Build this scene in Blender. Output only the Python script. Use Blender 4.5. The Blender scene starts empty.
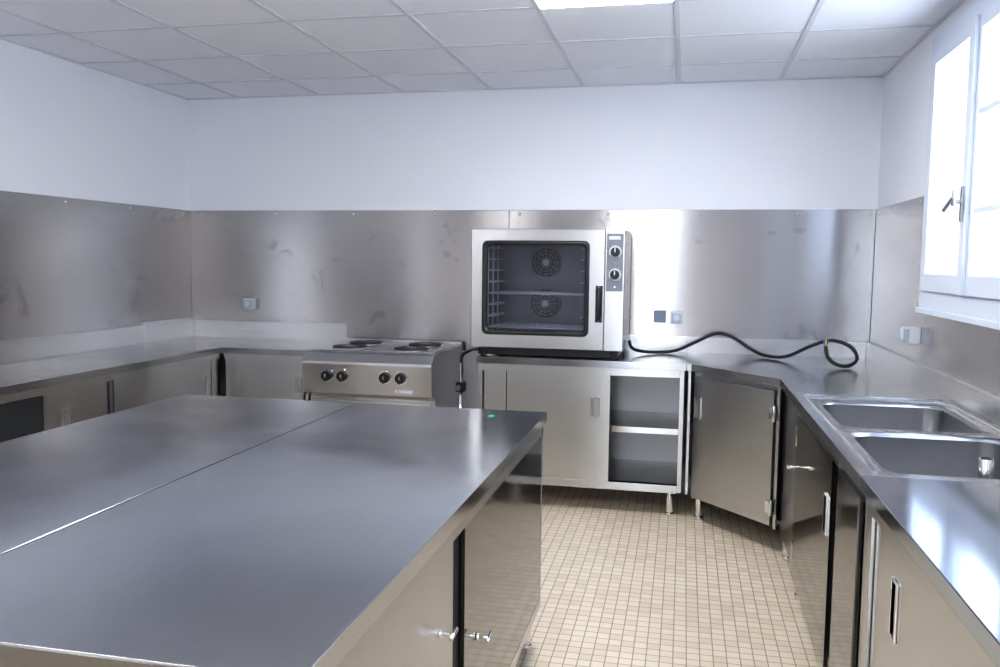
import bpy, bmesh, math, random
from mathutils import Vector, Matrix
random.seed(4)
scene=bpy.context.scene
scene.view_settings.view_transform='Standard'
try: scene.view_settings.look='Medium High Contrast'
except Exception: pass
scene.view_settings.exposure=0.22

# ------------------------------------------------------------------ materials
def mat_base(name):
    m=bpy.data.materials.new(name); m.use_nodes=True
    nt=m.node_tree; b=nt.nodes['Principled BSDF']
    return m,nt,b
def plain(name,col,rough=0.5,metal=0.0,bump=0.0,bscale=80,var=0.0,emit=None,es=0):
    m,nt,b=mat_base(name)
    b.inputs['Base Color'].default_value=(*col,1); b.inputs['Roughness'].default_value=rough
    b.inputs['Metallic'].default_value=metal
    if bump>0 or var>0:
        tc=nt.nodes.new('ShaderNodeTexCoord'); n=nt.nodes.new('ShaderNodeTexNoise')
        n.inputs['Scale'].default_value=bscale; n.inputs['Detail'].default_value=4
        nt.links.new(tc.outputs['Object'],n.inputs['Vector'])
        if bump>0:
            bp=nt.nodes.new('ShaderNodeBump'); bp.inputs['Strength'].default_value=bump; bp.inputs['Distance'].default_value=0.002
            nt.links.new(n.outputs['Fac'],bp.inputs['Height']); nt.links.new(bp.outputs['Normal'],b.inputs['Normal'])
        if var>0:
            r=nt.nodes.new('ShaderNodeMix'); r.data_type='RGBA'
            r.inputs[6].default_value=(*[c*(1-var) for c in col],1); r.inputs[7].default_value=(*[min(1,c*(1+var)) for c in col],1)
            nt.links.new(n.outputs['Fac'],r.inputs[0]); nt.links.new(r.outputs[2],b.inputs['Base Color'])
    if emit:
        b.inputs['Emission Color'].default_value=(*emit,1); b.inputs['Emission Strength'].default_value=es
    return m
def steel(name,col=(0.60,0.60,0.60),rough=0.3,aniso=0.0,smudge=0.08,sscale=2.5,grain=None,dist=0.8,det=6,scuff=0.0):
    m,nt,b=mat_base(name); L=nt.links
    b.inputs['Metallic'].default_value=1.0
    tc=nt.nodes.new('ShaderNodeTexCoord')
    if smudge>0:
        n=nt.nodes.new('ShaderNodeTexNoise'); n.inputs['Scale'].default_value=sscale; n.inputs['Detail'].default_value=det; n.inputs['Roughness'].default_value=0.5
        n.inputs['Distortion'].default_value=dist
        L.new(tc.outputs['Object'],n.inputs['Vector'])
        mr=nt.nodes.new('ShaderNodeMapRange'); mr.inputs['From Min'].default_value=0.3; mr.inputs['From Max'].default_value=0.7
        mr.inputs['To Min'].default_value=max(0.03,rough-smudge); mr.inputs['To Max'].default_value=rough+smudge
        L.new(n.outputs['Fac'],mr.inputs['Value']); L.new(mr.outputs['Result'],b.inputs['Roughness'])
    else: b.inputs['Roughness'].default_value=rough
    g=nt.nodes.new('ShaderNodeTexNoise'); g.inputs['Scale'].default_value=1.0; g.inputs['Detail'].default_value=3
    mp=nt.nodes.new('ShaderNodeMapping'); mp.inputs['Scale'].default_value=grain or (60,60,60)
    L.new(tc.outputs['Object'],mp.inputs['Vector']); L.new(mp.outputs['Vector'],g.inputs['Vector'])
    mx=nt.nodes.new('ShaderNodeMix'); mx.data_type='RGBA'
    mx.inputs[6].default_value=(*[c*0.94 for c in col],1); mx.inputs[7].default_value=(*[min(1,c*1.06) for c in col],1)
    L.new(g.outputs['Fac'],mx.inputs[0]); out=mx.outputs[2]
    if scuff>0:   # a few dull finger marks / glue stains
        s=nt.nodes.new('ShaderNodeTexNoise'); s.inputs['Scale'].default_value=5.5; s.inputs['Detail'].default_value=5; s.inputs['Distortion'].default_value=1.2
        L.new(tc.outputs['Object'],s.inputs['Vector'])
        rr=nt.nodes.new('ShaderNodeMapRange'); rr.inputs['From Min'].default_value=0.64; rr.inputs['From Max'].default_value=0.69
        rr.inputs['To Min'].default_value=0; rr.inputs['To Max'].default_value=scuff; L.new(s.outputs['Fac'],rr.inputs['Value'])
        m2=nt.nodes.new('ShaderNodeMix'); m2.data_type='RGBA'; L.new(rr.outputs['Result'],m2.inputs[0]); L.new(out,m2.inputs[6]); m2.inputs[7].default_value=(0.12,0.11,0.11,1); out=m2.outputs[2]
    L.new(out,b.inputs['Base Color'])
    if aniso>0:   # horizontal brushing: highlights stretch vertically
        b.inputs['Anisotropic'].default_value=aniso
        cv=nt.nodes.new('ShaderNodeCombineXYZ')
        for i,c in enumerate((0.05,0.04,1.0)): cv.inputs[i].default_value=c
        L.new(cv.outputs[0],b.inputs['Tangent'])
    return m
M={}
M['wall']=plain('wall_paint',(0.86,0.87,0.925),0.7,bump=0.15,bscale=120)
M['ceil']=plain('ceiling_tile',(0.83,0.84,0.89),0.85,bump=0.3,bscale=160,var=0.02)
M['grid']=plain('ceiling_grid_metal',(0.66,0.67,0.72),0.5)
M['splash']=steel('brushed_steel_splash',(0.46,0.445,0.44),0.22,0.94,0,1.2,(3,3,220),scuff=0.25)
M['splashx']=M['splash']
M['top']=steel('steel_worktop',(0.54,0.545,0.56),0.19,0,0.05,3.0,(120,4,120))
M['top2']=steel('steel_worktop_dimmed',(0.38,0.42,0.48),0.12,0,0.03,3.0,(120,4,120))  # darker bluish copy of the worktop steel, coloured to dim the window reflection
M['island']=steel('steel_table_top',(0.56,0.575,0.605),0.15,0,0.06,1.8,(120,3,120),dist=0.6,scuff=0.04)
M['front']=steel('steel_front',(0.58,0.575,0.57),0.27,0.75,0,2.0,(140,140,4))
M['frontx']=M['front']
M['polishdark']=steel('polished_steel_dark_reflection',(0.22,0.215,0.21),0.08,0,0.02,2.0,(140,140,4))  # smooth steel, base colour darkened to stand in for dark reflections
M['sink']=steel('sink_steel',(0.32,0.32,0.33),0.30,0,0,5,(30,30,30))
M['chrome']=steel('chrome',(0.8,0.8,0.8),0.1,0,0)
M['wire']=plain('rack_wire',(0.85,0.88,0.94),0.4,0.4)
M['cavity']=steel('oven_cavity_steel',(0.24,0.24,0.26),0.4,0,0)
M['inner']=steel('steel_inner',(0.42,0.42,0.42),0.45,0,0)
M['dark']=plain('dark_gap',(0.02,0.02,0.022),0.6)
M['black']=plain('black_plastic',(0.015,0.015,0.017),0.35)
M['rubber']=plain('black_rubber',(0.012,0.012,0.014),0.5)
M['iron']=plain('cast_iron_plate',(0.06,0.06,0.065),0.55,0.6,bump=0.2)
M['white']=plain('white_lacquer',(0.70,0.75,0.85),0.35)
M['grey']=plain('grey_plastic',(0.40,0.45,0.53),0.45)
M['blue']=plain('blue_grey_plastic',(0.20,0.25,0.33),0.4)
M['panelgrey']=plain('oven_fascia_film',(0.20,0.21,0.23),0.35,0.5)
M['lgrey']=plain('light_grey_plastic',(0.6,0.63,0.68),0.45)
M['led']=plain('led_diffuser',(1,1,1),0.5,emit=(0.96,0.97,1.0),es=30)
M['green']=plain('green_sticker',(0.02,0.45,0.22),0.4)
M['orange']=plain('orange_label',(0.55,0.22,0.06),0.5)
M['ink']=plain('white_print',(0.75,0.75,0.75),0.5)
M['wblue']=plain('blue_wire',(0.03,0.12,0.6),0.4); M['wyel']=plain('yellow_green_wire',(0.6,0.65,0.05),0.4); M['wbrn']=plain('brown_wire',(0.2,0.07,0.03),0.4)
def glassmat(name,tint,base=.05,k=.6):
    m=bpy.data.materials.new(name); m.use_nodes=True; nt=m.node_tree; nt.nodes.clear()
    o=nt.nodes.new('ShaderNodeOutputMaterial'); t=nt.nodes.new('ShaderNodeBsdfTransparent'); t.inputs[0].default_value=(*tint,1)
    g=nt.nodes.new('ShaderNodeBsdfGlossy'); g.inputs['Roughness'].default_value=.02
    lw=nt.nodes.new('ShaderNodeLayerWeight'); lw.inputs[0].default_value=.5
    p=nt.nodes.new('ShaderNodeMath'); p.operation='POWER'; p.inputs[1].default_value=5; nt.links.new(lw.outputs['Facing'],p.inputs[0])
    q=nt.nodes.new('ShaderNodeMath'); q.operation='MULTIPLY_ADD'; q.inputs[1].default_value=k; q.inputs[2].default_value=base; nt.links.new(p.outputs[0],q.inputs[0])
    mx=nt.nodes.new('ShaderNodeMixShader'); nt.links.new(q.outputs[0],mx.inputs[0]); nt.links.new(t.outputs[0],mx.inputs[1]); nt.links.new(g.outputs[0],mx.inputs[2]); nt.links.new(mx.outputs[0],o.inputs[0])
    return m
M['glass']=glassmat('window_glass',(0.99,0.99,1.0),.03,.5)
M['ovenglass']=glassmat('oven_glass',(0.72,0.73,0.76),.04,.6)
def floor_mat():
    m,nt,b=mat_base('mosaic_floor_tiles'); L=nt.links
    tc=nt.nodes.new('ShaderNodeTexCoord'); br=nt.nodes.new('ShaderNodeTexBrick')
    br.offset=0; br.squash=1; br.inputs['Scale'].default_value=1
    br.inputs['Brick Width'].default_value=0.049; br.inputs['Row Height'].default_value=0.049
    br.inputs['Mortar Size'].default_value=0.0022; br.inputs['Mortar Smooth'].default_value=0.2; br.inputs['Bias'].default_value=-0.3
    br.inputs['Color1'].default_value=(0.78,0.68,0.54,1); br.inputs['Color2'].default_value=(0.66,0.55,0.41,1); br.inputs['Mortar'].default_value=(0.33,0.26,0.19,1)
    L.new(tc.outputs['Object'],br.inputs['Vector'])
    n=nt.nodes.new('ShaderNodeTexNoise'); n.inputs['Scale'].default_value=1.3; n.inputs['Detail'].default_value=5; L.new(tc.outputs['Object'],n.inputs['Vector'])
    mx=nt.nodes.new('ShaderNodeMix'); mx.data_type='RGBA'; mx.blend_type='MULTIPLY'; mx.inputs[0].default_value=0.2
    L.new(br.outputs['Color'],mx.inputs[6])
    hs=nt.nodes.new('ShaderNodeValToRGB'); hs.color_ramp.elements[0].position=0.3; hs.color_ramp.elements[0].color=(0.7,0.7,0.7,1); hs.color_ramp.elements[1].position=0.65
    L.new(n.outputs['Fac'],hs.inputs[0]); L.new(hs.outputs[0],mx.inputs[7])
    L.new(mx.outputs[2],b.inputs['Base Color']); b.inputs['Roughness'].default_value=0.35
    bp=nt.nodes.new('ShaderNodeBump'); bp.invert=True; bp.inputs['Strength'].default_value=0.4; bp.inputs['Distance'].default_value=0.001
    L.new(br.outputs['Fac'],bp.inputs['Height']); L.new(bp.outputs['Normal'],b.inputs['Normal'])
    return m
M['floor']=floor_mat()

# ------------------------------------------------------------------ builder
class B:
    def __init__(s,name,parent=None):
        s.name=name; s.bm=bmesh.new(); s.mats=[]; s.parent=parent
    def mi(s,m):
        if m not in s.mats: s.mats.append(m)
        return s.mats.index(m)
    def box(s,x0,x1,y0,y1,z0,z1,m,mat4=None):
        x0,x1=min(x0,x1),max(x0,x1); y0,y1=min(y0,y1),max(y0,y1); z0,z1=min(z0,z1),max(z0,z1)
        i=s.mi(m); v=[]
        for z in (z0,z1):
            for x,y in ((x0,y0),(x1,y0),(x1,y1),(x0,y1)):
                p=Vector((x,y,z)); 
                if mat4: p=mat4@p
                v.append(s.bm.verts.new(p))
        for f in ((3,2,1,0),(4,5,6,7),(0,1,5,4),(1,2,6,5),(2,3,7,6),(3,0,4,7)):
            s.bm.faces.new([v[k] for k in f]).material_index=i
    def prism(s,pts,h0,h1,m,axis='z'):
        i=s.mi(m)
        def P(a,b,h):
            return {'z':(a,b,h),'x':(h,a,b),'y':(a,h,b)}[axis]
        lo=[s.bm.verts.new(P(a,b,h0)) for a,b in pts]; hi=[s.bm.verts.new(P(a,b,h1)) for a,b in pts]
        n=len(pts); fs=[]
        fs.append(s.bm.faces.new(lo[::-1])); fs.append(s.bm.faces.new(hi))
        for k in range(n): fs.append(s.bm.faces.new([lo[k],lo[(k+1)%n],hi[(k+1)%n],hi[k]]))
        for f in fs: f.material_index=i
        bmesh.ops.recalc_face_normals(s.bm,faces=fs)
    def cyl(s,p0,p1,r,m,seg=20,r2=None):
        i=s.mi(m); p0=Vector(p0);p1=Vector(p1); d=(p1-p0); q=d.to_track_quat('Z','Y'); r2=r if r2 is None else r2
        a=[];b=[]
        for k in range(seg):
            t=2*math.pi*k/seg; o=Vector((math.cos(t),math.sin(t),0))
            a.append(s.bm.verts.new(p0+q@(o*r))); b.append(s.bm.verts.new(p1+q@(o*r2)))
        s.bm.faces.new(a[::-1]).material_index=i; s.bm.faces.new(b).material_index=i
        for k in range(seg):
            f=s.bm.faces.new([a[k],a[(k+1)%seg],b[(k+1)%seg],b[k]]); f.material_index=i; f.smooth=True
    def tube(s,pts,r,m,seg=10,sub=6):
        P=[Vector(p) for p in pts]; C=[]
        ext=[P[0]*2-P[1]]+P+[P[-1]*2-P[-2]]
        for k in range(1,len(ext)-2):
            a,b,c,d=ext[k-1:k+3]
            for j in range(sub):
                t=j/sub; C.append(0.5*((2*b)+(c-a)*t+(2*a-5*b+4*c-d)*t*t+(3*b-a-3*c+d)*t**3))
        C.append(P[-1]); i=s.mi(m); rings=[]; up=Vector((0.13,0.2,0.97))
        for k,c in enumerate(C):
            t=(C[min(k+1,len(C)-1)]-C[max(k-1,0)]).normalized()
            n=(up-t*up.dot(t)).normalized(); bn=t.cross(n); up=n
            rings.append([s.bm.verts.new(c+r*(math.cos(2*math.pi*j/seg)*n+math.sin(2*math.pi*j/seg)*bn)) for j in range(seg)])
        for a,b in zip(rings,rings[1:]):
            for j in range(seg):
                f=s.bm.faces.new([a[j],a[(j+1)%seg],b[(j+1)%seg],b[j]]); f.material_index=i; f.smooth=True
        s.bm.faces.new(rings[0]).material_index=i; s.bm.faces.new(rings[-1][::-1]).material_index=i
    def torus(s,c,axis,R,r,m,seg=36,ms=8):
        c=Vector(c); q=Vector(axis).to_track_quat('Z','Y'); i=s.mi(m); rings=[]
        for k in range(seg):
            t=2*math.pi*k/seg; o=Vector((math.cos(t),math.sin(t),0)); ring=[]
            for j in range(ms):
                u=2*math.pi*j/ms; ring.append(s.bm.verts.new(c+q@(o*(R+r*math.cos(u))+Vector((0,0,r*math.sin(u))))))
            rings.append(ring)
        for k in range(seg):
            a=rings[k]; b=rings[(k+1)%seg]
            for j in range(ms):
                f=s.bm.faces.new([a[j],b[j],b[(j+1)%ms],a[(j+1)%ms]]); f.material_index=i; f.smooth=True
    def rings(s,ringlist,m,cap=True,closed=True):
        i=s.mi(m); R=[[s.bm.verts.new(p) for p in ring] for ring in ringlist]; n=len(R[0]); fs=[]
        for a,b in zip(R,R[1:]):
            for j in range(n):
                f=s.bm.faces.new([a[j],a[(j+1)%n],b[(j+1)%n],b[j]]); f.material_index=i; f.smooth=True; fs.append(f)
        if cap: f=s.bm.faces.new(R[-1]); f.material_index=i; fs.append(f)
        return fs
    def done(s,bevel=0.002,seg=2):
        me=bpy.data.meshes.new(s.name); s.bm.normal_update(); s.bm.to_mesh(me); s.bm.free()
        for m in s.mats: me.materials.append(M[m])
        o=bpy.data.objects.new(s.name,me); scene.collection.objects.link(o)
        if bevel>0:
            md=o.modifiers.new('bevel','BEVEL'); md.width=bevel; md.segments=seg; md.limit_method='ANGLE'; md.angle_limit=math.radians(50); md.harden_normals=False
        if s.parent: o.parent=s.parent
        return o
def rrect(x0,x1,y0,y1,r,z,n=6):
    out=[]
    for cx,cy,a0 in ((x1-r,y1-r,0),(x0+r,y1-r,90),(x0+r,y0+r,180),(x1-r,y0+r,270)):
        for k in range(n+1):
            t=math.radians(a0+90*k/n); out.append(Vector((cx+r*math.cos(t),cy+r*math.sin(t),z)))
    return out
def empty(name,loc=(0,0,0)):
    e=bpy.data.objects.new(name,None); scene.collection.objects.link(e); e.location=loc; e.empty_display_size=0.1; return e

XL,XR,ZC,YN=-3.49,1.127,2.59,-7.6
YB=-.031; XRB=XR-.031; XLB=XL+.037
# ------------------------------------------------------------------ room
b=B('floor'); b.box(XL-.2,XR+.2,YN-.2,.2,-.1,0,'floor'); b.done(0)
b=B('ceiling'); b.box(XL-.2,XR+.2,YN-.2,.2,ZC,ZC+.1,'ceil'); b.done(0)
b=B('wall_back'); b.box(XL-.2,XR+.2,0,.2,0,ZC,'wall'); wall_back=b.done(0)
b=B('wall_left'); b.box(XL-.2,XL,YN,0,0,ZC,'wall'); wall_left=b.done(0)
WY0,WY1,WZ0,WZ1=-2.50,-1.17,1.30,2.48
W2Y0,W2Y1=-5.6,-4.2
b=B('wall_right')
b.box(XR,XR+.2,WY1,0,0,ZC,'wall'); b.box(XR,XR+.2,W2Y1,WY0,0,ZC,'wall'); b.box(XR,XR+.2,YN,W2Y0,0,ZC,'wall')
for a,c in ((WY0,WY1),(W2Y0,W2Y1)):
    b.box(XR,XR+.2,a,c,0,WZ0,'wall'); b.box(XR,XR+.2,a,c,WZ1,ZC,'wall')
wall_right=b.done(0)
DX0,DX1,DZ1=-.80,-.1,2.2
b=B('wall_front')
b.box(XL-.2,DX0,YN-.2,YN,0,ZC,'wall'); b.box(DX1,XR+.2,YN-.2,YN,0,ZC,'wall'); b.box(DX0,DX1,YN-.2,YN,DZ1,ZC,'wall'); b.done(0)
b=B('door_1')
b.box(DX0,DX0+.07,YN-.1,YN-.04,0,DZ1,'white'); b.box(DX1-.07,DX1,YN-.1,YN-.04,0,DZ1,'white')
b.box(DX0+.07,DX1-.07,YN-.1,YN-.04,DZ1-.08,DZ1,'white'); b.box(DX0+.07,DX1-.07,YN-.1,YN-.04,0,.12,'white')
b.box(DX0+.07,DX1-.07,YN-.08,YN-.07,.12,DZ1-.08,'glass'); b.done(.003)
b=B('trim_1')
G=0.605; xs=[x for x in [-.065+G*k for k in range(-6,2)] if XL<x<XR]; ys=[y for y in [-.50-G*k for k in range(0,12)] if y>YN]
for x in xs: b.box(x-.011,x+.011,YN+.001,-.001,ZC-.006,ZC+.002,'grid')
for y in ys: b.box(XL+.001,XR-.001,y-.011,y+.011,ZC-.005,ZC+.002,'grid')
b.box(XL,XR,-.02,-.0,ZC-.008,ZC+.002,'grid'); b.box(XL,XL+.02,YN,0,ZC-.008,ZC+.002,'grid'); b.box(XR-.02,XR,YN,0,ZC-.008,ZC+.002,'grid')
b.done(0)
def led(x0,y0):
    b=B('ceiling_light_panel'); 
    b.box(x0+.008,x0+G-.008,y0+.008,y0+G-.008,ZC-.010,ZC-.004,'white'); b.box(x0+.018,x0+G-.018,y0+.018,y0+G-.018,ZC-.014,ZC-.009,'led'); b.done(0)
gx=lambda k:-.065+G*k; gy=lambda k:-.50-G*k
led(gx(-1),gy(3)); led(gx(-1),gy(8)); led(gx(-4),gy(8))

# ------------------------------------------------------------------ windows
def window(name,y0,y1):
    b=B(name); z0,z1=WZ0,WZ1; t=.05
    b.box(XR-.03,XR+.06,y0-.03,y0+t,z0-.03,z1+.04,'white'); b.box(XR-.03,XR+.06,y1-t,y1+.03,z0-.03,z1+.04,'white')
    b.box(XR-.03,XR+.06,y0+t,y1-t,z1-t,z1+.04,'white'); b.box(XR-.03,XR+.06,y0+t,y1-t,z0-.03,z0+t,'white')
    b.box(XR-.045,XR+.0,y0-.03,y1+.03,z0-.055,z0-.03,'white')
    ym=(y0+y1)/2
    for a,c,bars in ((y0+t,ym,(1.68,2.06)),(ym,y1-t,())):
        s=.055; xa,xb=XR-.045,XR+.01
        b.box(xa,xb,a,a+s,z0+t,z1-t,'white'); b.box(xa,xb,c-s,c,z0+t,z1-t,'white')
        b.box(xa,xb,a+s,c-s,z0+t,z0+t+.08,'white'); b.box(xa,xb,a+s,c-s,z1-t-s,z1-t,'white')
        for zz in bars: b.box(xa+.01,xb-.01,a+s,c-s,zz-.012,zz+.012,'white')
        b.box(XR-.02,XR-.015,a+s,c-s,z0+t+.08,z1-t-s,'glass')
    b.box(XR-.062,XR-.045,ym-.03,ym+.03,z0+t,z1-t,'white')
    b.box(XR-.072,XR-.062,ym-.012,ym+.012,1.64,1.78,'inner'); b.cyl((XR-.07,ym,1.72),(XR-.105,ym,1.72),.009,'inner',12)
    b.cyl((XR-.105,ym-.035,1.735),(XR-.105,ym+.09,1.69),.010,'inner',12)
    b.cyl((XR-.105,ym-.03,1.70),(XR-.105,ym-.03,1.765),.008,'inner',12)
    return b.done(.003)
window('window_1',WY0,WY1); window('window_2',W2Y0,W2Y1)

# ------------------------------------------------------------------ backsplash (parts of the walls)
SZ0,SZ1=0.86,1.80; T0=.86; T1=.90; CB=.15
def screw(b,p,d):
    p=Vector(p); d=Vector(d); b.cyl(p,p+d*.0015,.011,'inner',14); b.cyl(p+d*.0015,p+d*.005,.008,'chrome',14,.005)
b=B('steel_backsplash',wall_back)
b.box(XL+.010,-1.143,-.008,0,SZ0,SZ1,'splash'); b.box(-1.137,XR-.010,-.008,0,SZ0,SZ1,'splash')
b.box(XL+.010,XR-.010,-.0095,-.0,SZ1,SZ1+.003,'chrome')
k=XL+.1
while k<XR: screw(b,(k,-.008,SZ1-.024),(0,-1,0)); k+=.58
for zz in (1.45,1.1):
    for k in (-1.165,-1.115): screw(b,(k,-.008,zz),(0,-1,0))
def up(b,*a): b.box(*a,'front')
up(b,XL+.037,-2.275,-.03,-.008,T0,1.02); up(b,-1.195,.028,-.03,-.008,T0,1.0); up(b,.030,XR-.031,-.03,-.008,T0,1.0)
b.done(.001)
b=B('steel_backsplash',wall_left); b.box(XL,XL+.008,-4.9,-.0,SZ0,SZ1,'splashx')
b.box(XL,XL+.0095,-4.9,-.0,SZ1,SZ1+.003,'chrome')
k=-.1
while k>-4.9: screw(b,(XL+.008,k,SZ1-.024),(1,0,0)); k-=.58
up(b,XL+.008,XL+.03,-4.6,-.60,T0,1.02); up(b,XL+.008,XL+.036,-.60,-.010,T0,1.04)
b.done(.001)
b=B('steel_backsplash',wall_right); b.box(XR-.008,XR,WY1+.04,-.0,SZ0,SZ1,'splashx'); b.box(XR-.008,XR,-4.9,WY1+.04,SZ0,WZ0-.056,'splashx')
b.box(XR-.0095,XR,WY1+.04,-.0,SZ1,SZ1+.003,'chrome')
for k in (-.1,-.5,-1.0): screw(b,(XR-.008,k,SZ1-.024),(-1,0,0))
for a,c in ((-1.615,-.03),(-3.10,-1.618),(-5.0,-3.103)): up(b,XR-.03,XR-.008,a,c,T0,1.0)
b.done(.001)

# ------------------------------------------------------------------ cabinet helpers
def cup_y(b,x,z,y,h=.12,w=.045):
    t=.006
    b.box(x-w/2,x+w/2,y-.001,y+.001,z-h/2,z+h/2,'inner')
    for a in ((x-w/2-t,x-w/2,z-h/2-t,z+h/2+t),(x+w/2,x+w/2+t,z-h/2-t,z+h/2+t)): b.box(a[0],a[1],y-.006,y,a[2],a[3],'chrome')
    b.box(x-w/2,x+w/2,y-.006,y,z+h/2,z+h/2+t,'chrome'); b.box(x-w/2,x+w/2,y-.006,y,z-h/2-t,z-h/2,'chrome')
    b.box(x-w/2,x-w/2+.012,y-.004,y,z-h/2,z+h/2,'chrome')
def cup_x(b,y,z,x,sgn,h=.12,w=.045):
    t=.006
    xa,xb=x,x+sgn*.006
    b.box(x-.001,x+sgn*.001,y-w/2,y+w/2,z-h/2,z+h/2,'inner')
    b.box(xa,xb,y-w/2-t,y-w/2,z-h/2-t,z+h/2+t,'chrome'); b.box(xa,xb,y+w/2,y+w/2+t,z-h/2-t,z+h/2+t,'chrome')
    b.box(xa,xb,y-w/2,y+w/2,z+h/2,z+h/2+t,'chrome'); b.box(xa,xb,y-w/2,y+w/2,z-h/2-t,z-h/2,'chrome')
    b.box(x,x+sgn*.004,y-w/2,y-w/2+.012,z-h/2,z+h/2,'chrome')
def leg(b,x,y,z1=.15):
    b.cyl((x,y,.02),(x,y,z1),.022,'chrome',16); b.cyl((x,y,0),(x,y,.02),.026,'chrome',16)

# ---- left L counter
b=B('steel_wall_counter')
b.prism([(XLB,YB),(-2.275,YB),(-2.275,-.655),(-2.87,-.655),(-2.87,-4.6),(XLB,-4.6)],T0,T1,'top')
b.box(XLB,-2.9,-4.58,-.64,CB,CB+.02,'inner'); b.box(XLB,XLB+.02,-4.58,-.035,CB+.02,T0,'inner')
b.box(XLB+.02,-2.93,-4.58,-.66,.50,.515,'inner')
for y in (-4.58,-3.2,-2.13,-.70): b.box(XLB+.02,-2.92,y,y+.018,CB+.02,T0,'inner')
b.box(-2.925,-2.88,-4.58,-.64,T0-.035,T0,'frontx'); b.box(-2.925,-2.88,-4.58,-.64,CB,CB+.04,'frontx')
b.box(-2.905,-2.893,-2.16,-1.60,CB+.03,.83,'frontx'); b.box(-2.891,-2.879,-1.69,-.76,CB+.03,.83,'frontx')
b.box(-2.891,-2.879,-4.5,-3.15,CB+.03,.83,'frontx')
b.box(-2.92,-2.878,-.76,-.66,CB,T0,'frontx')
b.box(-2.8785,-2.877,-1.70,-1.685,CB+.03,.83,'dark'); b.box(-2.8785,-2.8775,-.765,-.757,CB+.03,.83,'dark')
cup_x(b,-2.02,.68,-2.893,1,.10); cup_x(b,-.84,.68,-2.879,1,.10)
b.box(-2.86,-2.29,-.036,-.05,CB,T0,'inner'); b.box(-2.30,-2.28,-.64,-.036,CB,T0,'front'); b.box(-2.86,-2.30,-.64,-.036,CB,CB+.02,'inner')
b.box(-2.86,-2.30,-.64,-.62,T0-.03,T0,'front'); b.box(-2.845,-2.31,-.645,-.63,CB+.03,.83,'front')
cup_y(b,-2.345,.68,-.645,.10,.035)
for x,y in ((-2.95,-1),(-2.95,-2.2),(-2.95,-3.4),(-2.95,-4.5),(-3.4,-1),(-3.4,-4.5),(-2.34,-.58),(-2.34,-.1)): leg(b,x,y)
b.done(.003)

# ---- oven cabinet with sliding doors
b=B('sliding_door_cabinet')
X0,X1=-1.195,.028
b.box(X0,X1,-.66,YB,T0,T1,'top')
b.box(X0+.01,X0+.035,-.645,-.035,CB,T0,'front'); b.box(X1-.035,X1-.01,-.645,-.035,CB,T0,'front')
b.box(X0+.035,X1-.035,-.05,-.035,CB,T0,'inner'); b.box(X0+.035,X1-.035,-.64,-.05,CB+.02,CB+.04,'front')
b.box(X0+.035,X1-.035,-.645,-.60,CB-.005,CB+.04,'front'); b.box(X0+.035,X1-.035,-.645,-.60,T0-.045,T0,'front')
b.box(X0+.035,X1-.035,-.58,-.05,.485,.51,'front'); b.box(X0+.035,X1-.035,-.585,-.58,.475,.51,'chrome')
b.box(-1.01,-.40,-.640,-.626,CB+.035,.82,'front'); b.box(-1.155,-.55,-.618,-.606,CB+.035,.82,'front')
b.box(-1.016,-1.011,-.638,-.628,CB+.035,.82,'dark'); b.box(-.399,-.394,-.638,-.628,CB+.035,.82,'dark')
cup_y(b,-.485,.625,-.640,.11,.045)
for x in (X0+.07,-.045):
    leg(b,x,-.59); leg(b,x,-.1)
b.done(.003)

# ---- convection oven
oven=empty('convection_oven')
b=B('oven_body',oven); ox0,ox1,oy0,oy1,oz0,oz1=-1.235,-.335,-.60,-.06,.955,1.655
gx0,gx1,gz0,gz1=-1.155,-.545,1.045,1.575
t=.02
b.box(ox0,ox1,oy0,oy1,oz1-t,oz1,'front'); b.box(ox0,ox0+t,oy0,oy1,oz0,oz1-t,'frontx'); b.box(ox1-t,ox1,oy0,oy1,oz0,oz1-t,'frontx')
b.box(ox0+t,ox1-t,oy1-t,oy1,oz0,oz1-t,'front'); b.box(ox0+t,ox1-t,oy0,oy1-t,oz0,oz0+t,'front')
b.box(-.455,ox1-t,oy0-.005,oy1-t,oz0+t,oz1-t,'front')
b.box(-1.19,-.50,-.17,-.15,1.0,1.62,'cavity'); b.box(-1.19,-1.18,oy0,-.17,1.0,1.62,'cavity'); b.box(-.51,-.50,oy0,-.17,1.0,1.62,'cavity')
b.box(-1.18,-.51,oy0,-.17,1.0,1.01,'cavity'); b.box(-1.18,-.51,oy0,-.17,1.61,1.62,'cavity')
for x in (ox0+.06,ox1-.06):
    for y in (oy0+.04,oy1-.05): b.cyl((x,y,.901),(x,y,oz0),.02,'black',16)
b.box(ox0+.03,ox1-.03,oy0+.03,oy0+.05,.905,oz0,'black'); b.box(ox1-.05,ox1-.03,oy0+.05,oy1-.03,.905,oz0,'black')
b.done(.004,3)
b=B('oven_racks',oven)
for x in (-1.15,-.555,):
    for y in (-.56,-.42,-.28): b.cyl((x,y,1.03),(x,y,1.59),.005,'wire',8)
    for k in range(8): 
        z=1.07+k*.068
        for dx in (0,.03): b.cyl((x+(dx if x<-1 else -dx),-.58,z),(x+(dx if x<-1 else -dx),-.26,z),.0045,'wire',8)
        if x<-1: b.box(x,x+.05,-.58,-.26,z-.003,z-.001,'wire')
for z in (1.275,1.072):
    for yy in (-.58,-.42,-.27): b.cyl((-1.14,yy,z),(-.56,yy,z),.005,'wire',8)
    for k in range(24): x=-1.13+k*.0245; b.cyl((x,-.58,z),(x,-.27,z),.003,'wire',6)
b.done(0)
b=B('oven_fans',oven)
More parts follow.
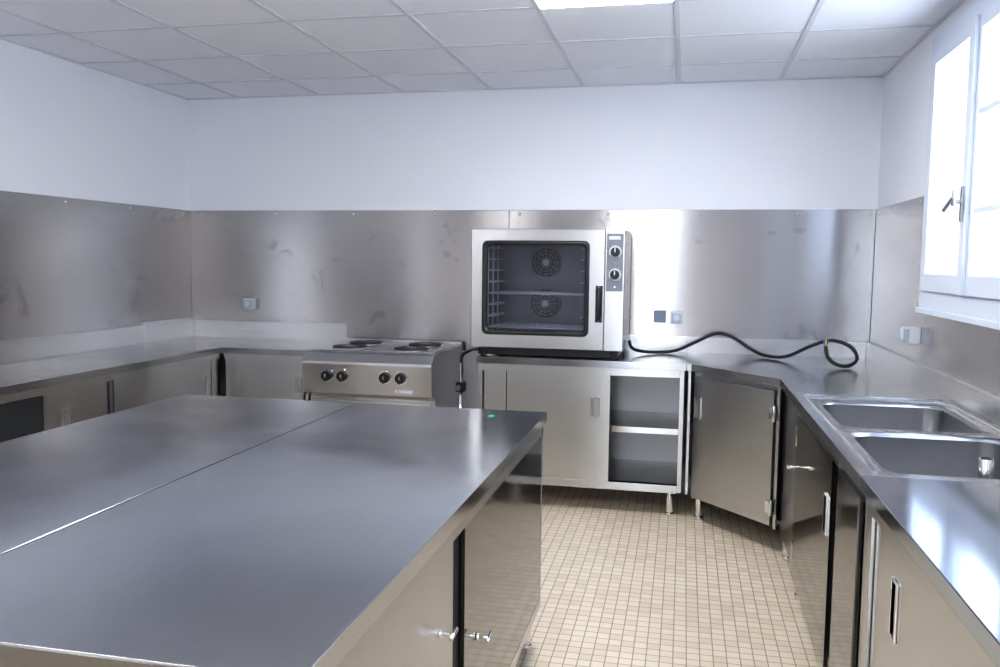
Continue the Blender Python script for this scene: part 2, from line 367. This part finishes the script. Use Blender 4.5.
for z in (1.46,1.20):
    c=(-.86,-.19,z)
    for R in (.095,.075,.055,.035): b.torus(c,(0,1,0),R,.0035,'inner',32,6)
    b.cyl((c[0],-.19,z),(c[0],-.20,z),.022,'wire',20)
    for k in range(12):
        a=2*math.pi*k/12; b.cyl((c[0]+.02*math.cos(a),-.188,z+.02*math.sin(a)),(c[0]+.095*math.cos(a),-.188,z+.095*math.sin(a)),.003,'inner',6)
    b.cyl((c[0],-.172,z),(c[0],-.178,z),.1,'iron',32)
b.done(0)
b=B('oven_door',oven); dy0,dy1=-.640,-.602; dx0,dx1=ox0,-.445
n=8
def rr2(x0,x1,z0,z1,r,y): return [Vector((p.x,y,p.y)) for p in rrect(x0,x1,z0,z1,r,0,n)]
fs=b.rings([rr2(dx0,dx1,oz0,oz1,.006,dy1),rr2(dx0,dx1,oz0,oz1,.006,dy0+.004),rr2(dx0+.004,dx1-.004,oz0+.004,oz1-.004,.006,dy0),rr2(gx0-.012,gx1+.012,gz0-.012,gz1+.012,.035,dy0)],'front',cap=False)
for f in fs: f.smooth=False
fs+=b.rings([rr2(gx0-.012,gx1+.012,gz0-.012,gz1+.012,.035,dy0),rr2(gx0-.012,gx1+.012,gz0-.012,gz1+.012,.035,dy0-.004),rr2(gx0+.014,gx1-.014,gz0+.014,gz1-.014,.03,dy0-.004),rr2(gx0+.014,gx1-.014,gz0+.014,gz1-.014,.03,dy1)],'black',cap=False)
bmesh.ops.recalc_face_normals(b.bm,faces=b.bm.faces[:])
b.box(gx0,gx1,-.622,-.618,gz0,gz1,'ovenglass')
b.tube([(-.475,dy0,1.315),(-.475,dy0-.035,1.305),(-.475,dy0-.045,1.27),(-.475,dy0-.045,1.18),(-.475,dy0-.035,1.145),(-.475,dy0,1.135)],.014,'black',12,6)
b.box(-.495,-.455,dy0-.006,dy0,1.12,1.33,'black')
b.done(0)
b=B('oven_controls',oven)
b.box(-.443,-.337,-.628,-.605,oz0,oz1,'front'); b.box(-.437,-.343,-.632,-.628,1.30,1.63,'panelgrey')
for z in (1.525,1.395):
    b.cyl((-.388,-.632,z),(-.388,-.636,z),.036,'lgrey',28); b.cyl((-.388,-.636,z),(-.388,-.660,z),.028,'black',28,.024)
    b.box(-.391,-.385,-.664,-.658,z-.002,z+.024,'ink')
    for k in range(10):
        a=math.radians(-50+k*28); b.box(-.388+.043*math.cos(a)-.0015,-.388+.043*math.cos(a)+.0015,-.6335,-.632,z+.043*math.sin(a)-.0015,z+.043*math.sin(a)+.0015,'ink')
b.box(-.425,-.360,-.634,-.632,1.595,1.615,'lgrey'); b.cyl((-.388,-.632,1.46),(-.388,-.635,1.46),.006,'orange',12); b.cyl((-.388,-.632,1.325),(-.388,-.635,1.325),.006,'ink',12)
b.done(.0015)

# ---- electric range with 4 hotplates
rng=empty('electric_range')
b=B('range_body',rng); rx0,rx1=-2.262,-1.44
prof=[(-.05,.62),(-.05,.905),(-.66,.905),(-.705,.895),(-.765,.85),(-.767,.835),(-.752,.655),(-.66,.62)]
b.prism(prof,rx0,rx1,'front','x')
b.box(rx0+.005,rx1-.005,-.66,-.06,.15,.62,'front'); b.box(rx0+.03,rx1-.03,-.672,-.66,.18,.60,'front')
b.box(rx0+.06,rx1-.06,-.675,-.671,.20,.56,'polishdark'); b.box(rx0,rx1,-.08,-.05,.905,.925,'front')
for x in (rx0+.06,rx1-.06):
    for y in (-.6,-.12): leg(b,x,y)
b.done(.004,3)
b=B('hotplates',rng)
for cx,cy in ((-2.06,-.22),(-1.65,-.22),(-2.06,-.50),(-1.65,-.50)):
    b.box(cx-.19,cx+.19,cy-.132,cy+.132,.905,.909,'top')
    b.cyl((cx,cy,.909),(cx,cy,.913),.122,'chrome',40,.118); b.cyl((cx,cy,.913),(cx,cy,.921),.108,'iron',40,.104); b.torus((cx,cy,.921),(0,0,1),.075,.0025,'iron'); b.cyl((cx,cy,.921),(cx,cy,.9215),.03,'front',24)
b.done(.001)
b=B('range_controls',rng)
nrm=Vector((0,-.9965,-.083)).normalized()
def fas(z): s=(.835-z)/.18; return -.767+.015*s
for x in (-2.10,-2.00,-1.73,-1.63):
    z=.765; y=fas(z); c=Vector((x,y,z)); b.cyl(c,c+nrm*.004,.043,'chrome',30); b.cyl(c+nrm*.004,c+nrm*.028,.034,'black',30,.030)
    b.box(x-.005,x+.005,y-.035,y-.026,z-.034,z+.012,'black'); b.box(x-.0015,x+.0015,y-.037,y-.034,z-.008,z+.011,'ink')
y=fas(.69); b.box(-1.67,-1.56,y-.003,y+.01,.672,.69,'lgrey'); b.box(-1.655,-1.640,y-.005,y-.002,.677,.685,'orange')
b.done(.001)

# ---- pipe & valve between range and cabinet
b=B('flexible_hose')
b.cyl((-1.33,-.50,0.0),(-1.33,-.50,.84),.012,'chrome',12); b.box(-1.355,-1.305,-.53,-.47,.66,.72,'black'); b.cyl((-1.33,-.53,.69),(-1.33,-.57,.69),.018,'chrome',14)
b.tube([(-1.33,-.5,.84),(-1.33,-.45,.885),(-1.33,-.2,.89),(-1.33,-.012,.88)],.010,'rubber',10,8)
b.done(0)

# ---- corner cabinet (diagonal door)
b=B('corner_cabinet')
poly=[(.030,YB),(XRB,YB),(XRB,-1.615),(.48,-1.615),(.48,-1.15),(.055,-.66),(.030,-.66)]
b.prism(poly,T0,T1,'top')
A=Vector((.075,-.67,0)); C=Vector((.485,-1.145,0)); d=(C-A); Ln=d.length; ang=math.atan2(d.y,d.x)
Mx=Matrix.Translation(A)@Matrix.Rotation(ang,4,'Z')
b.box(0,Ln,.02,.04,.15,.855,'inner',Mx)
b.box(.01,Ln-.03,-.012,.012,.145,.835,'front',Mx)
b.box(Ln-.02,Ln,.0,.03,.13,.86,'front',Mx)
b.box(.0,.012,.0,.03,.13,.86,'front',Mx)
for z in (.72,.24):
    b.cyl(Mx@Vector((Ln-.022,-.018,z-.04)),Mx@Vector((Ln-.022,-.018,z+.04)),.008,'chrome',12); b.box(Ln-.06,Ln-.022,-.016,-.012,z-.03,z+.03,'chrome',Mx)
x,z=.045,.66; 
b.box(x-.02,x+.02,-.0135,-.012,z-.055,z+.055,'inner',Mx)
for a in ((x-.026,x-.02,z-.06,z+.06),(x+.02,x+.026,z-.06,z+.06),(x-.02,x+.02,z+.055,z+.06),(x-.02,x+.02,z-.06,z-.055)): b.box(a[0],a[1],-.018,-.012,a[2],a[3],'chrome',Mx)
b.box(.04,.055,-.66,-.035,CB,T0,'front'); 
b.box(.505,.52,-1.61,-1.17,CB-.02,T0,'frontx')
b.prism([(.06,-.05),(1.09,-.05),(1.09,-1.6),(.53,-1.6),(.52,-1.14),(.09,-.65)],CB,CB+.02,'inner')
for x,y in ((.12,-.62),(1.0,-.1),(.54,-1.2),(1.0,-1.5)): leg(b,x,y)
b.done(.003)

# ---- sink unit
b=B('double_sink_unit')
sx0,sx1,sy0,sy1=.48,XRB,-3.10,-1.618
bx0,bx1=.575,1.035
zd=T1-.006
def bowl(y0,y1,ya,yb):
    R=[rrect(.53,1.07,ya,yb,.001,zd), rrect(bx0-.012,bx1+.012,y0-.012,y1+.012,.075,zd), rrect(bx0,bx1,y0,y1,.065,zd-.010), rrect(bx0+.012,bx1-.012,y0+.012,y1-.012,.06,zd-.25), rrect(bx0+.04,bx1-.04,y0+.04,y1-.04,.05,zd-.28)]
    b.rings(R[:3],'top',cap=False); b.rings(R[2:],'sink',cap=True)
    cx,cy=(bx0+bx1)/2,(y0+y1)/2
    b.cyl((cx,cy,zd-.2795),(cx,cy,zd-.275),.045,'chrome',28); b.cyl((cx,cy,zd-.275),(cx,cy,zd-.274),.03,'dark',20)
bowl(-2.35,-1.79,-2.41,-1.70); bowl(-3.035,-2.46,-3.06,-2.41)
b.box(sx0,.53,sy0,sy1,T0,T1,'top'); b.box(1.07,sx1,sy0,sy1,T0,T1,'top'); b.box(.53,1.07,-1.70,sy1,T0,T1,'top'); b.box(.53,1.07,sy0,-3.06,T0,T1,'top')
b.tube([(.525,-3.07,T1),(.525,-2.4,T1),(.525,-1.70,T1),(.54,-1.675,T1),(.60,-1.672,T1),(.98,-1.672,T1),(1.065,-1.675,T1),(1.078,-1.70,T1),(1.078,-2.4,T1),(1.078,-3.07,T1)],.006,'top',8,4)
b.cyl((.865,-2.87,zd-.27),(.865,-2.87,T1+.015),.02,'chrome',24); b.cyl((.865,-2.87,T1+.015),(.865,-2.87,T1+.017),.014,'dark',20)
b.box(.50,.53,sy0,sy1,T0-.04,T0,'frontx')
b.box(.51,1.09,-3.09,-3.075,CB,T0-.0,'inner'); b.box(.51,1.09,-1.635,-1.62,CB,T0,'inner'); b.box(.51,1.09,-3.075,-1.635,CB,CB+.02,'inner'); b.box(1.075,1.09,-3.07,-1.635,CB+.02,T0-.05,'inner')
b.box(.495,.512,-1.76,-1.62,CB-.01,T0,'frontx'); b.box(.503,.512,-1.80,-1.76,CB-.01,T0,'dark')
b.box(.484,.498,-2.66,-1.80,CB-.01,.835,'polishdark')
b.box(.484,.498,-3.085,-2.76,CB-.01,.835,'polishdark'); b.box(.505,.52,-2.78,-2.64,CB-.01,.835,'dark')
cup_x(b,-2.59,.64,.484,-1,.12)
for y in (-1.80,):
    for z in (.74,.25): b.cyl((.488,y,z-.04),(.488,y,z+.04),.008,'chrome',12)
b.cyl((.484,-1.93,.64),(.44,-1.93,.64),.005,'chrome',12); b.cyl((.44,-1.95,.64),(.44,-1.90,.64),.007,'chrome',12)
for x,y in ((.54,-1.7),(.54,-3.0),(1.0,-1.7),(1.0,-3.0)): leg(b,x,y)
b.done(.002)

# ---- near right worktop cabinet
b=B('steel_worktop_cabinet')
y0,y1=-5.0,-3.103
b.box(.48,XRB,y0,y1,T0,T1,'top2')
b.box(.50,1.09,y1-.02,y1-.003,CB,T0,'frontx'); b.box(.50,1.09,y0,y0+.02,CB,T0,'frontx'); b.box(.52,1.09,y0+.02,y1-.02,CB,CB+.02,'inner'); b.box(1.07,1.09,y0+.02,y1-.02,CB+.02,T0,'inner')
b.box(.495,.53,y0+.02,y1-.02,T0-.045,T0,'frontx'); b.box(.495,.53,y0+.02,y1-.02,CB,CB+.04,'frontx')
b.box(.495,.53,-3.20,-3.123,CB+.04,T0-.045,'frontx')
b.box(.506,.518,-4.10,-3.21,CB+.03,.825,'frontx'); b.box(.519,.528,-4.95,-4.0,CB+.03,.825,'frontx')
cup_x(b,-3.43,.66,.506,-1,.13)
for x in (.54,1.0):
    for y in (-3.2,-4.9): leg(b,x,y)
b.done(.003)

# ------------------------------------------------------------------ island: two prep tables
def table(x0,x1,face):
    b=B('steel_prep_table'); y0,y1=-4.49,-2.39
    b.box(x0,x1,y0,y1,T0,T1,'island')
    b.box(x0+.003,x1-.003,y0-.0015,y0,T0,T1-.004,'polishdark')  # thin dark strip paints a dark reflection onto the near edge
    i0,i1=x0+.012,x1-.012
    b.box(i0,i1,y1-.035,y1-.015,CB,T0,'front'); b.box(i0,i1,y0+.015,y0+.035,CB,T0,'front')
    b.box(i0+.02,i1-.02,y0+.035,y1-.035,CB,CB+.02,'inner'); b.box(i0+.03,i1-.03,y0+.035,y1-.035,.5,.515,'inner')
    for side,x in ((-1,i0),(1,i1)):
        b.box(x,x-side*.03,y0+.015,y1-.015,T0-.04,T0,'frontx'); b.box(x,x-side*.03,y0+.035,y1-.035,CB,CB+.035,'frontx')
        b.box(x-side*.001,x-side*.012,-3.56,y1-.02,CB+.0,.835,'polishdark' if side==face else 'frontx')
        b.box(x-side*.014,x-side*.026,y0+.03,-3.62,CB+.03,.83,'frontx')
        b.box(x-side*.016,x-side*.028,-3.64,-3.50,CB+.03,.83,'dark')
        if side==face:
            for yy,zz,bx in ((-3.74,.63,x-.014),(-3.44,.49,x)):
                b.cyl((bx,yy,zz),(bx+.035,yy,zz),.004,'chrome',12); b.cyl((bx+.035,yy-.025,zz),(bx+.035,yy+.025,zz+.004),.005,'chrome',12); b.cyl((bx,yy,zz),(bx+.006,yy,zz),.010,'chrome',16)
    for x in (x0+.06,x1-.06):
        for y in (y0+.07,y1-.07): leg(b,x,y)
    return b
b=table(-1.250,-.49,1)
b.box(-.685,-.665,-2.545,-2.515,T1,T1+.0015,'green'); b.done(.003,3)
b=table(-2.015,-1.256,-1); b.done(.003,3)

# ------------------------------------------------------------------ sockets
def socket_y(x,z,m1,m2,s=.075,dep=.045):
    b=B('power_outlet'); y=-.008
    b.box(x-s/2,x+s/2,y-dep,y,z-s/2,z+s/2,m1); b.box(x-s/2+.008,x+s/2-.008,y-dep-.012,y-dep,z-s/2+.006,z+s/2-.012,m2)
    b.box(x-s/2+.012,x+s/2-.012,y-dep-.018,y-dep-.010,z-s/2+.006,z-s/2+.014,m2); b.cyl((x,y-dep-.012,z),(x,y-dep-.014,z),.02,m1,20)
    b.done(.004,3)
socket_y(-3.01,1.145,'lgrey','grey'); socket_y(-.145,1.125,'blue','blue'); socket_y(-.04,1.12,'lgrey','grey')
b=B('power_outlet'); x=XR-.008
b.box(x-.05,x,-1.13,-1.05,1.09,1.17,'lgrey'); b.box(x-.062,x-.05,-1.122,-1.058,1.10,1.16,'grey'); b.box(x-.05,x,-1.04,-.97,1.095,1.165,'lgrey'); b.box(x-.058,x-.05,-1.033,-.977,1.102,1.158,'white'); b.done(.004,3)

# ------------------------------------------------------------------ cable
cab=empty('power_cable')
b=B('cable',cab)
b.tube([(-.32,-.30,.99),(-.295,-.29,.94),(-.2,-.22,.914),(-.05,-.14,.918),(.08,-.07,.97),(.20,-.045,1.025),(.30,-.05,1.01),(.42,-.13,.94),(.50,-.22,.915),(.60,-.33,.927),(.72,-.42,1.0),(.82,-.47,1.04),(.92,-.50,1.01),(.945,-.56,.95),(.89,-.62,.915),(.82,-.62,.925),(.785,-.59,.965),(.78,-.56,1.01)],.0105,'rubber',12,8)
b.done(0)
b=B('wire_ends',cab)
for k,m in enumerate(('wblue','wyel','wbrn')):
    dx=(k-1)*.014; b.tube([(.78,-.56,1.01),(.78+dx*.5,-.56,1.03),(.78+dx,-.56,1.055)],.004,m,8,4)
b.done(0)

# ------------------------------------------------------------------ world & light
w=bpy.data.worlds.new('world'); scene.world=w; w.use_nodes=True; nt=w.node_tree
bg=nt.nodes['Background']; bg.inputs['Color'].default_value=(0.76,0.87,1.0,1); bg.inputs['Strength'].default_value=5.5
def portal(loc,rot,sx,sy):
    l=bpy.data.lights.new('daylight_portal','AREA'); l.shape='RECTANGLE'; l.size=sx; l.size_y=sy; l.cycles.is_portal=True
    o=bpy.data.objects.new('daylight_portal',l); scene.collection.objects.link(o); o.location=loc; o.rotation_euler=rot
portal((XR+.15,(WY0+WY1)/2,(WZ0+WZ1)/2),(0,math.radians(90),0),WZ1-WZ0,WY1-WY0)
portal((XR+.15,(W2Y0+W2Y1)/2,(WZ0+WZ1)/2),(0,math.radians(90),0),WZ1-WZ0,W2Y1-W2Y0)
portal(((DX0+DX1)/2,YN-.15,DZ1/2),(math.radians(90),0,0),DX1-DX0,DZ1)

# ------------------------------------------------------------------ camera
yaw,pitch,roll,f=-.2137,-.0856,.0112,843.65
fw=Vector((math.sin(yaw)*math.cos(pitch),math.cos(yaw)*math.cos(pitch),math.sin(pitch)))
rt=Vector((math.cos(yaw),-math.sin(yaw),0)); upv=rt.cross(fw)
r=rt*math.cos(roll)+upv*math.sin(roll); u=-rt*math.sin(roll)+upv*math.cos(roll)
cd=bpy.data.cameras.new('camera'); cam=bpy.data.objects.new('camera',cd); scene.collection.objects.link(cam)
mw=Matrix(((r.x,u.x,-fw.x,0),(r.y,u.y,-fw.y,-5.5035),(r.z,u.z,-fw.z,1.4657),(0,0,0,1)))
cam.matrix_world=mw; cd.sensor_width=36; cd.sensor_fit='HORIZONTAL'; cd.lens=f*36/1000; cd.clip_start=.05
scene.camera=cam
